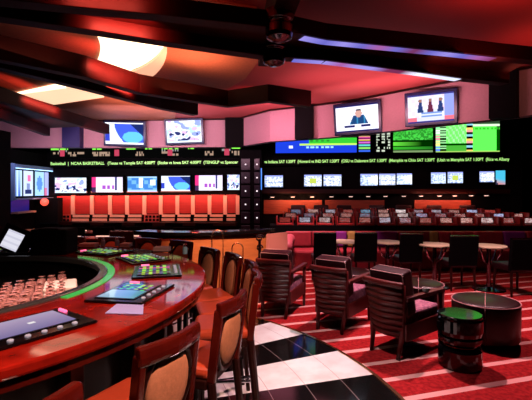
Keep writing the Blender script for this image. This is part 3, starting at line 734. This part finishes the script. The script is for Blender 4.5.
for k, (x, yy, z) in enumerate([(-4.1, 8.55, .74), (-3.5, 8.62, .74), (-2.9, 8.68, .74), (-2.3, 8.65, .74), (-1.75, 8.52, .74), (-5.6, 10.35, .8), (-4.8, 10.4, .8), (-4.0, 10.45, .8), (-3.2, 10.45, .8), (-2.4, 10.42, .8), (-1.6, 10.36, .8)]):
    c = mm if first else dup(mm); first = False; c.location = (x, yy, .66 if k < 5 else .60); c.scale = (1, 1, .62)
    tag(c, 'low black monitor on the %s curved desk, %s from left' % ('near' if k < 5 else 'far', ['first', 'second', 'third', 'fourth', 'fifth', 'sixth'][k if k < 5 else k - 5]), 'monitor', 'monitors on the curved desks')
dch = []
for k, (x, y, rz) in enumerate([(-3.9, 7.7, 3.0), (-2.75, 7.75, 3.3), (-1.9, 7.7, 3.1), (-1.25, 7.9, 3.4), (-3.3, 9.4, 3.1), (-2.2, 9.4, 3.2)]):
    c = dup(dc); c.location = (x, y, 0); c.rotation_euler = (0, 0, rz); c.scale = (1, 1, .86 if k < 4 else .72)
    tag(c, 'dark high-backed chair before the %s curved desk, %s from left' % ('near' if k < 4 else 'far', ['first', 'second', 'third', 'fourth', 'first', 'second'][k]), 'chair', 'desk chairs on the left')

# ------------------------------------------------------------------ wood host counter
t = empty('host_counter', (0, 0, 0)); cc = (-1.2, 7.9)
m = MB(); m.ring(cc, 1.62, 1.70, 0, .98, 242, 318, 40); m.build('front', counterwood, t)
m = MB(); m.ring(cc, 1.50, 1.78, .98, 1.03, 240, 320, 40); m.build('top', blackgloss, t, bevel=.006)
m = MB(); m.ring(cc, 1.66, 1.72, 0, .1, 242, 318, 40); m.build('plinth', black, t)
m = MB(); m.beam((.02, 6.62, .5), (.35, 6.9, .5), .06, .9); m.build('side_panel', mat('pink_lit_wood', (.6, .2, .2), .5), t)  # pink light on the wood is put into its colour
tag(t, 'curved orange wood counter with black top behind the bar stools', 'counter')
def arcpts(c, r, a0, a1, rz=1, n=14, y=0): return [(c[0] + r * math.cos(R(a0 + (a1 - a0) * i / n)), y, c[1] + rz * r * math.sin(R(a0 + (a1 - a0) * i / n))) for i in range(n + 1)]
for k, (u0, u1, v0, v1, d) in enumerate(((212, 223, 230, 252, 5.9), (232, 243, 243, 266, 5.9))):
    p0, p1 = atd(u0, v0, d), atd(u1, v1, d); r_ = (p1.x - p0.x) / 2; zc = p0.z - r_
    pts = [(p0.x, d, .0)] + arcpts((p0.x + r_, zc), r_, 180, 0, y=d) + [(p1.x, d, zc - .3), (p1.x - .06, d, 0)]
    m = MB(); m.tube(pts, .009, 8); o = m.build('brass_hoop', brass, smooth=True); tag(o, ('taller thin brass hoop before the wood counter, left of the two', 'lower thin brass hoop before the wood counter, right of the two')[k], 'hoop', 'brass hoops before the wood counter')
# scroll post at the counter's end
p = atd(259.5, 240, 5.9); t = empty('scroll_post', (p.x, 5.95, 0))
m = MB(); m.tube([(0, 0, 0), (0, 0, .95)], .022, 10); m.build('post', darkmetal, t)
for z, r_ in ((.96, .06), (.62, .07), (.82, .05)):
    pts = [(r_ * (1 - i / 26) * math.cos(i * .45), 0, z + r_ * (1 - i / 26) * math.sin(i * .45)) for i in range(22)]
    m = MB(); m.tube(pts, .011, 8); m.build('scroll', darkmetal, t, smooth=True)
tag(t, 'dark metal post with curled scrolls at the right end of the wood counter', 'post')

# ------------------------------------------------------------------ banquette with cushions
t = empty('banquette', (2.9, 8.6, 0))
m = MB(); m.box((.45, 0, .22), (5.5, .6, .40)); m.build('seat', sofared, t, bevel=.05)
m = MB(); m.box((.45, .34, .38), (5.5, .16, .76)); m.build('back', mat('sofa_dark', (.22, .012, .02), .5), t, bevel=.03)
m = MB(); m.tube([(-2.3, .28, .62), (-2.42, .1, .60), (-2.45, -.15, .52), (-2.44, -.3, .45)], [.12, .12, .11, .1], 14); m.build('rolled_arm', mat('sofa_pink', (.7, .12, .16), .45), t, smooth=True)
cus = [(285, 312, sofared), (312, 336, sofared), (336, 348, sofapurple), (348, 357, sofagold), (357, 377, sofared), (377, 399, sofapurple), (399, 424, sofared), (432, 440, sofagold), (440, 452, sofared), (452, 476, sofared), (476, 505, sofared), (505, 528, sofapurple), (528, 550, sofared)]
for u0, u1, mt in cus:
    x0 = (u0 - HX) * 8.7 / F - 2.9; x1 = (u1 - HX) * 8.7 / F - 2.9
    m = MB(); m.box(((x0 + x1) / 2, .2, .60), (x1 - x0 - .015, .15, .34), (R(-8), 0, 0)); o = m.build('back_cushion', mt, t, bevel=.04, seg=3)
    if mt is not sofared: o['label'] = 'purple back cushion' if mt is sofapurple else 'gold back cushion'
tag(t, 'long red banquette with purple and gold back cushions before the desk rows', 'banquette')
# round tables
def make_table():
    t = empty('round_table'); m = MB(); m.lathe([(0, .715), (.26, .715), (.28, .722), (.28, .738), (.265, .745), (0, .745)], n=40); m.build('table_top', tabletop, t)
    m = MB(); m.tube([(0, 0, .03), (0, 0, .71)], .035, 12); m.build('column', darkmetal, t)
    for a in (0, 90, 180, 270):
        c_, s_ = math.cos(R(a + 30)), math.sin(R(a + 30)); m = MB(); m.tube([(.02 * c_, .02 * s_, .42), (.14 * c_, .14 * s_, .50), (.19 * c_, .19 * s_, .60), (.23 * c_, .23 * s_, .71)], .014, 8); m.build('bracket', chrome, t, smooth=True)
    m = MB(); m.lathe([(0, 0), (.26, 0), (.25, .02), (.05, .04), (0, .04)], n=28); m.build('base', darkmetal, t); return t
tb = make_table(); first = True
for k, (u, v) in enumerate(((346, 241.5), (389, 242), (437, 244.5), (492, 246))):
    c = tb if first else dup(tb); first = False; p = at(u, v, .745); c.location = (p.x, p.y + .1, 0)
    tag(c, 'cream-topped round table by the banquette, %s' % ['farthest left of the four', 'second from the left', 'between the third and fourth tall chairs', 'widest and farthest right of the four'][k], 'table', 'round tables along the banquette')
# tall dark dining chairs
def make_tall():
    t = empty('tall_chair'); m = MB(); m.box((0, 0, .45), (.46, .46, .10)); m.build('seat', leather, t, bevel=.02)
    m = MB(); m.box((0, -.22, .67), (.46, .07, .52), (R(6), 0, 0)); m.build('backrest', mat('chair_black', (.002, .0015, .002), .7, spec=.05), t, bevel=.012)
    m = MB(); m.box((0, -.248, .935), (.465, .05, .012), (R(6), 0, 0)); m.build('top_edge', darkmetal, t)
    for sx in (-1, 1):
        for sy in (-1, 1): m = MB(); m.tube([(sx * .19, sy * .19, .42), (sx * .20, sy * .21, 0)], [.024, .016], 8); m.build('leg', darkwood, t)
    return t
th = make_tall(); first = True
for k, (u, y, rz, sx) in enumerate(((325, 7.3, .0, .86), (366, 7.3, .0, .86), (411, 7.2, .03, .86), (463.5, 6.85, .05, 1.02), (524, 6.5, .1, 1.05))):
    c = th if first else dup(th); first = False; c.location = ((u - HX) * (y - .24) / F, y, 0); c.rotation_euler = (0, 0, rz); c.scale = (sx, 1, .985)
    tag(c, 'tall black dining chair, %s' % ['leftmost, before the red sofa end', 'second from left, beside the gold cushion', 'middle one of the five', 'fourth from left, with visible legs, behind the big ottoman', 'rightmost, cut by the picture edge'][k], 'chair', 'tall chairs along the banquette')

# ------------------------------------------------------------------ armchairs
def make_arm():
    t = empty('armchair')
    # rear legs run up into the back frame
    for s in (-1, 1):
        m = MB(); m.tube([(s * .18, -.35, 0), (s * .195, -.305, .2), (s * .22, -.30, .42), (s * .256, -.36, .70)], [.022, .028, .028, .022], 8); m.build('back_post', chairwood, t, smooth=True)
        m = MB(); m.tube([(s * .25, .30, 0), (s * .255, .29, .3), (s * .26, .28, .56)], [.022, .03, .028], 8); m.build('leg', chairwood, t, smooth=True)
        m = MB(); m.beam((s * .25, -.33, .57), (s * .27, .32, .57), .07, .042); m.build('armrest', chairwood, t, bevel=.01)
        m = MB(); m.beam((s * .235, -.30, .25), (s * .255, .29, .25), .03, .16); m.build('side_rail', chairwood, t, bevel=.006)
    m = MB()
    N = 8; top = [(-.268 + .536 * i / N, -.375 - .03 * math.sin(math.pi * i / N), .705) for i in range(N + 1)]
    m.sweep(top, .045, .055, .006)
    m.build('top_rail', chairwood, t, bevel=.008)
    for k in range(8):
        z = .635 - k * .059; y = -.355 + .06 * k / 7; m = MB(); wd = .243 - .0065 * k
        pts = [(-wd + 2 * wd * i / N, y - .05 * math.sin(math.pi * i / N), z) for i in range(N + 1)]
        m.sweep(pts, .012, .054, .012)
        m.build('slat', chairwood, t)
    m = MB(); m.beam((-.22, -.30, .23), (.22, -.30, .23), .03, .09); m.build('seat_rail', chairwood, t, bevel=.006)
    m = MB(); m.beam((-.25, .30, .25), (.25, .30, .25), .03, .11); m.build('seat_rail', chairwood, t, bevel=.006)
    m = MB(); m.box((0, .02, .36), (.46, .60, .13)); sc = m.build('seat_cushion', plaid, t, bevel=.035, seg=3)
    m = MB(); m.box((0, -.225, .60), (.47, .15, .44), (R(12), 0, 0)); bc = m.build('back_cushion', leather, t, bevel=.03, seg=3)
    Mx = Matrix.Translation((0, -.225, .60)) @ Matrix.Rotation(R(12), 4, 'X')
    for s in (-1, 1):
        pts = [Mx @ Vector(p) for p in ((-.225, s * .072, -.2), (-.225, s * .072, .2), (-.21, s * .072, .216), (.21, s * .072, .216), (.225, s * .072, .2), (.225, s * .072, -.2))]
        m = MB(); m.tube(pts, .0045, 6); m.build('piping', piping, bc)
    return t
ac = make_arm(); first = True
# position from the rear left foot in the picture
for k, (u, v, th_) in enumerate(((262.5, 316.5, 21), (317.5, 329, 36), (371.6, 350, 52))):
    c = ac if first else dup(ac); first = False; p = at(u, v, 0); a = -R(th_)
    off = Matrix.Rotation(a, 4, 'Z') @ Vector((-.18 * .83, -.35, 0)); s_ = 1.06; c.scale = (s_ * .83, s_, s_)
    c.location = (p.x - off.x * s_, p.y - off.y * s_, 0); c.rotation_euler = (0, 0, a)
    tag(c, 'slat-backed armchair with leather cushion, %s' % ['farthest left, beside the bar stools', 'middle one of the three', 'nearest, beside the drum side table'][k], 'armchair', 'slat-backed armchairs on the striped carpet')
# ottomans
def make_ott():
    t = empty('ottoman'); m = MB(); m.lathe([(0, .05), (.33, .05), (.34, .07), (.345, .42), (.335, .45), (.30, .462), (0, .465)], n=48); m.build('body', mat('ottoman_leather', (.02, .003, .004), .35, spec=.35), t, smooth=True)
    m = MB(); m.tube([(.342 * math.cos(R(a)), .342 * math.sin(R(a)), .447) for a in range(0, 360, 8)], .006, 6, closed=True); m.build('piping', piping, t)
    m = MB(); m.tube([(0, -.35, .06), (0, -.352, .43), (0, -.30, .468), (0, 0, .47), (0, .30, .468), (0, .352, .43)], .004, 6); m.build('seam', piping, t)
    for a in range(4):
        m = MB(); m.lathe([(0, 0), (.025, 0), (.03, .05), (0, .05)], (.25 * math.cos(R(45 + 90 * a)), .25 * math.sin(R(45 + 90 * a)), 0), 10); m.build('foot', darkmetal, t)
    return t
ot = make_ott(); first = True
for k, (x, y, s_, lab) in enumerate(((2.45, 4.47, 1, 'large round dark leather ottoman with pale piping, behind the drum side table'), (2.02, 5.3, .92, 'round dark leather ottoman behind the nearest armchair'), (1.28, 6.05, .92, 'round dark leather ottoman mostly hidden behind the middle armchair'))):
    c = ot if first else dup(ot); first = False; c.location = (x, y, 0); c.rotation_euler = (0, 0, -math.atan2(x, y)); c.scale = (s_, s_, 1); tag(c, lab, 'ottoman', 'round leather ottomans')
# drum side table
t = empty('side_table', (1.86, 3.84, 0))
m = MB(); m.lathe([(0, 0), (.185, 0), (.195, .02), (.195, .17), (.185, .19), (.15, .20), (.145, .225), (.185, .24), (.195, .26), (.195, .29), (.165, .30), (.165, .305)], n=44); m.build('lower_drum', blackgloss, t)
m = MB(); m.lathe([(.165, .305), (.195, .315), (.205, .35), (.205, .46), (.195, .475), (.0, .475)], n=44); m.build('upper_drum', blackgloss, t)
m = MB(); m.lathe([(0, .475), (.185, .475), (.20, .48), (.20, .495), (.19, .50), (0, .50)], n=44); m.build('glass_top', mat('black_glass', (.004, .004, .005), .08, spec=.22), t)
for z in (.215, .302): m = MB(); m.tube([(.168 * math.cos(R(a)), .168 * math.sin(R(a)), z) for a in range(0, 360, 8)], .006, 6, closed=True); m.build('metal_band', mat('copper', (.8, .35, .25), .2, metal=1), t)
tag(t, 'black glossy drum side table with a narrow waist, beside the nearest armchair', 'side table')
# white cup on the armrest of the nearest armchair
p = (bpy.data.objects['armchair.002'].location + Matrix.Rotation(-R(52), 4, 'Z') @ Vector((.26 * 1.06 * .83, .02, 0)))
m = MB(); m.lathe([(0, 0), (.02, 0), (.034, .012), (.04, .045), (.036, .045), (.02, .015), (0, .01)], n=20); o = m.build('cup', mat('white_china', (.85, .75, .72), .3)); o.location = (p.x, p.y, .626); tag(o, 'small white cup on the right arm of the nearest armchair', 'cup')

# ------------------------------------------------------------------ the round bar
t = empty('bar_counter', (CX, CY, 0)); BT = 1.07
m = MB(); m.ring((0, 0), 1.06, 1.79, BT - .05, BT, n=120); m.build('counter_top', barwood, t, bevel=.012)
m = MB(); m.ring((0, 0), 1.73, 1.76, BT - .10, BT - .05, n=120); m.build('edge_moulding', cherry, t)
m = MB(); m.ring((0, 0), 1.03, 1.09, BT - .04, BT + .012, n=120); m.build('inner_rail', mat('inner_rail', (.05, .05, .05), .12), t, bevel=.01)
m = MB(); m.ring((0, 0), 1.40, 1.46, 0, BT - .05, n=120); m.build('front', mat('bar_front_black', (.012, .004, .004), .4), t)
m = MB(); m.ring((0, 0), 1.06, 1.12, 0, BT - .05, n=80); m.build('inner_wall', black, t)
for k in range(24):
    a = R(-75 + 15 * k); m = MB(); m.box((1.50 * math.cos(a), 1.50 * math.sin(a), .50), (.10, .07, 1.0), (0, 0, a)); m.build('pilaster', barside, t, bevel=.006)
m = MB(); m.tube([(1.62 * math.cos(R(a)), 1.62 * math.sin(R(a)), .2) for a in range(0, 360, 5)], .02, 8, closed=True); m.build('foot_rail', brass, t, smooth=True)
m = MB(); m.ring((0, 0), 1.092, 1.14, BT - .002, BT + .006, -18, 62, 50); m.build('green_reflection_strip', mat('green_reflection_glow', (.05, .4, .08), .1, emit=(.04, .75, .12), es=.28), t)  # reflection of the green boards, painted as a glowing strip
tag(t, 'round red wood bar counter with a glossy top', 'bar')
m = MB(); m.lathe([(0, .86), (1.03, .86), (1.03, .90), (0, .90)], (CX, CY, 0), 64); tag(m.build('well_shelf', black), 'dark work shelf inside the round bar', 'shelf')
# video poker machines let into the top
def polar(r, a, z=BT): return Vector((CX + r * math.cos(R(a)), CY + r * math.sin(R(a)), z))
def pic_vp(k):
    rn = random.Random(k * 5 + 1); g = [[rn.random() for _ in range(40)] for _ in range(12)]
    def p(s, t):
        if k == 0: return (.95, .9, .9) if abs(s - .55) < .04 and abs(t - .5) < .07 else lerp((.22, .18, .38), (.5, .38, .55), t)  # white spot is a reflection painted into the picture
        if k == 1 and s < .5: return lerp((.10, .35, .40), (.4, .55, .75), t)
        if k in (2, 5) and .7 < s < .76: return (1.2, .1, .4)
        v = g[int(t * 9)][int(s * 16)]
        if int(t * 9) % 2 and v > .3: return (.5, .75, .05) if v > .6 else (.12, .75, .12)  # dashes stand in for the odds boards' reflections on the bar
        return (.06, .01, .02) if v < .7 else (.12, .12, .35)
    return p
VPM = emis_mat('machine_screen', .7)
_nt = VPM.node_tree; _g = _nt.nodes.new('ShaderNodeBsdfPrincipled'); _g.inputs['Base Color'].default_value = (.005, .005, .008, 1); _g.inputs['Roughness'].default_value = .05
_ad = _nt.nodes.new('ShaderNodeAddShader'); _out = [n for n in _nt.nodes if n.type == 'OUTPUT_MATERIAL'][0]; _em = [n for n in _nt.nodes if n.type == 'EMISSION'][0]
_nt.links.new(_g.outputs[0], _ad.inputs[0]); _nt.links.new(_em.outputs[0], _ad.inputs[1]); _nt.links.new(_ad.outputs[0], _out.inputs[0])
for k, ang in enumerate((-36, -10, 15, 39, 64, 89, 114)):
    t = empty('video_poker', polar(1.44, ang, BT + .004), R(ang - 90))
    m = MB(); m.box((0, .0, .004), (.44, .34, .014)); m.build('bezel', blackgloss, t, bevel=.008)
    m = MB(); m.box((0, -.02, .012), (.34, .235, .006)); m.build('inner_frame', darkmetal if k else blackgloss, t)
    screen('screen', .32, .22, 32, 18, pic_vp(k), t, VPM, (0, -.02, .0165), (R(-90), 0, 0))
    for q in range(5):
        m = MB(); m.lathe([(0, 0), (.012, 0), (.012, .005), (.009, .008), (0, .008)], n=14); o = m.build('button', button, t); o.location = (-.13 + .065 * q, .132, .011)
    m = MB(); m.tube([(-.19, -.12, .016), (-.19, -.06, .016)], .008, 8); m.build('indicator', pinklamp, t)
    tag(t, 'flat gaming machine in bar top, %s' % ['nearest to us with five pale buttons', 'second, beside the painted reflection patch', 'third, on the bar bend by the stool backs', 'fourth along the bar', 'fifth, on the far side', 'sixth, on the far side behind the glasses', 'farthest left one on the far side'][k], 'gaming machine', 'gaming machines in the bar top')
# flip screen rotation so the pictures face up
for o in bpy.data.objects:
    if o.parent and o.parent.name.startswith('video_poker') and o.name.startswith('screen'): o.rotation_euler = (R(-90), 0, R(180))
# television reflection on the bar, painted as a lavender patch
c = at(126, 308, BT + .004); m = MB(); m.prism([tuple((at(u, v, BT) - c)[:2]) for u, v in ((105, 314), (143, 315), (144, 300), (120, 302))], 0, .003); o = m.build('painted_reflection', reflectionmat); o.location = (c.x, c.y, BT + .002); tag(o, 'painted lavender television reflection on the bar by the second gaming machine', 'reflection patch')
# glasses drying in the well
gl = None; cnt = 0
for i in range(-14, 14):
    for j in range(-14, 14):
        x = CX + i * .079 + (j % 2) * .04 + random.uniform(-.006, .006); y = CY + j * .079 + random.uniform(-.006, .006); r_ = math.hypot(x - CX, y - CY)
        if r_ > .92: continue
        u = HX + F * x / y; v = HY + F * (EYE - 1.0) / y
        if u < -12 or v < 268 + max(0, (70 - u)) * .24 or u > 70: continue
        vi = HY + F * (EYE - BT) / y
        if gl is None:
            t = empty('bar_glass', (x, y, .901)); m = MB(); m.lathe([(.030, 0), (.036, .004), (.028, .10), (.0, .105)], n=10); m.build('bowl', glassm, t, smooth=True); m = MB(); m.lathe([(0, .104), (.012, .104), (.014, .118), (.026, .124), (.0, .128)], n=10); m.build('foot', glassm, t); gl = t
        else: t = dup(gl); t.location = (x, y, .901); t.scale = (1, 1, random.uniform(.72, .85))
        cnt += 1; tag(t, 'upturned clear bar glass, one of the dense rows in the bar well', 'glass', 'upturned glasses in the bar well')
print('glasses', cnt)
c = at(73, 276, .92); m = MB(); m.box((0, 0, .0), (.26, .34, .05), (0, 0, .5)); m.box((.01, 0, .04), (.22, .30, .035), (0, 0, .45)); o = m.build('folded_towel', towel, bevel=.015, seg=3); o.location = (CX + .66, CY + .38, .926); tag(o, 'folded white towel at the right end of the glass rows', 'towel')
# point of sale terminal on the far side of the bar
p = at(16, 255, BT); t = empty('sales_terminal', (p.x, p.y, BT))
m = MB(); m.box((0, .05, .015), (.28, .26, .03)); m.box((0, .06, .09), (.06, .06, .15)); m.build('stand', black, t)
m = MB(); m.box((0, 0, .14), (.30, .03, .24), (R(-15), R(22), 0)); m.build('housing', black, t, bevel=.01)
screen('screen', .16, .17, 8, 10, lambda s, t_: (.75, .75, .85) if int(t_ * 10) % 3 else (.62, .62, .74), t, SCRDIM, (-.02, -.022, .14), (R(-15), R(22), 0))
tag(t, 'black sales terminal with a tilted white screen on the far left of the bar', 'terminal')
m = MB(); m.box((0, 0, .12), (.34, .26, .24)); m.box((0, -.12, .2), (.2, .04, .1)); o = m.build('receipt_printer', black, bevel=.02); o.location = (p.x + .30, p.y + .12, BT); tag(o, 'black boxy receipt printer right of the sales terminal', 'printer')

# napkin stacks and little shakers along the far side of the bar
nap = None
for k, (u, v, wd) in enumerate(((46, 246, .17), (89, 247, .17), (126, 247, .10), (162, 251, .15))):
    p = at(u, v, BT)
    if nap is None:
        nap = empty('napkin_stack', p); m = MB(); m.box((0, 0, .022), (.17, .12, .04)); m.build('napkins', mat('pale_napkin', (.80, .45, .40), .8), nap, bevel=.004)
        m = MB(); m.box((0, 0, .003), (.19, .14, .006)); m.build('tray', blackgloss, nap); c = nap
    else: c = dup(nap); c.location = p
    c.scale = (wd / .17, 1, 1)
    tag(c, 'pale napkin stack on the far side of the bar, %s' % ['leftmost, beside the receipt printer', 'second from left', 'smallest of the four', 'rightmost, by the bar bend'][k], 'napkins', 'napkin stacks on the bar')
sh = None
for k, (u, v) in enumerate(((62, 246), (103, 246), (117, 246), (185, 254))):
    p = at(u, v, BT)
    if sh is None:
        sh = empty('shaker', p); m = MB(); m.lathe([(0, 0), (.022, 0), (.024, .05), (.018, .07), (0, .07)], n=14); m.build('body', mat('shaker_blue', (.35, .6, .7), .25), sh)
        m = MB(); m.lathe([(0, .07), (.018, .07), (.019, .09), (.010, .098), (0, .098)], n=14); m.build('cap', chrome, sh); c = sh
    else: c = dup(sh); c.location = p
    tag(c, 'small pale blue shaker on the bar, %s' % ['leftmost, near the sales terminal', 'left one of the close pair', 'right one of the close pair', 'rightmost, by the bar bend'][k], 'shaker', 'shakers on the bar')

# ------------------------------------------------------------------ bar stools
def make_stool():
    t = empty('bar_stool')     # sits facing +y, back at -y
    m = MB(); m.box((0, .02, .745), (.36, .37, .07)); m.build('seat', orange, t, bevel=.03, seg=3)
    m = MB(); m.box((0, .02, .69), (.37, .35, .05)); m.build('seat_frame', darkwood, t, bevel=.008)
    for sx in (-1, 1):
        m = MB(); m.tube([(sx * .14, .17, .70), (sx * .16, .19, 0)], [.024, .017], 8); m.build('leg', darkwood, t)
        m = MB(); m.tube([(sx * .165, -.24, 0), (sx * .155, -.17, .70)], [.018, .024], 8); m.build('leg', darkwood, t)
        m = MB(); m.beam((sx * .155, -.17, .70), (sx * .155, -.215, 1.07), .032, .045); m.build('back_post', cherry, t, bevel=.006)
    m = MB(); N = 8; pts = [(-.17 + .34 * i / N, -.215 - .03 * math.sin(math.pi * i / N), 1.07) for i in range(N + 1)]
    m.sweep(pts, .034, .075, .006)
    m.build('top_rail', cherry, t, bevel=.008)
    o = MB().ell((0, 0, 0), (.125, .030, .165)).build('oval_pad', tanpad, t, smooth=True); o.location = (0, -.20, .895); o.rotation_euler = (R(7), 0, 0)
    m = MB(); m.tube([(.138 * math.cos(R(a)), 0, .178 * math.sin(R(a))) for a in range(0, 360, 12)], .014, 8, closed=True); o = m.build('oval_frame', darkwood, t, smooth=True); o.location = (0, -.20, .895); o.rotation_euler = (R(7), 0, 0)
    m = MB(); r_ = .175; m.tube([(-r_, -.2, .28), (-r_, .19, .28), (r_, .19, .28), (r_, -.2, .28)], .012, 8); m.build('foot_rest', chrome, t)
    return t
st = make_stool(); first = True
SP = [(-.655, 1.06, -30), (-.39, 1.60, -29), (-.19, 2.17, -19), (-.08, 2.76, 5), (-.13, 3.18, 16), (-.30, 3.58, 27), (-.56, 3.93, 38), (-.96, 4.50, 57), (-1.40, 4.74, 70), (-1.88, 4.86, 82), (-2.38, 4.88, 92)]
SL = ['nearest, only its top corner showing', 'second nearest, cut by the picture bottom', 'third nearest, beside the white floor tiles', 'fourth from us, seen edge-on', 'fifth from us, near the bend', 'sixth from us, on the bend', 'seventh from us, in front of the wood counter', 'first on the far side', 'second on the far side', 'third on the far side', 'farthest left on the far side']
for k, (x, y, ang) in enumerate(SP):
    c = st if first else dup(st); first = False
    # back faces outwards along ang; back top at (x, y)
    dirv = Vector((math.cos(R(ang)), math.sin(R(ang)), 0)); c.location = (x - dirv.x * .21, y - dirv.y * .21, 0); c.rotation_euler = (0, 0, R(ang + 90))
    tag(c, 'wooden bar stool with orange seat, ' + SL[k], 'bar stool', 'stools around the round bar')
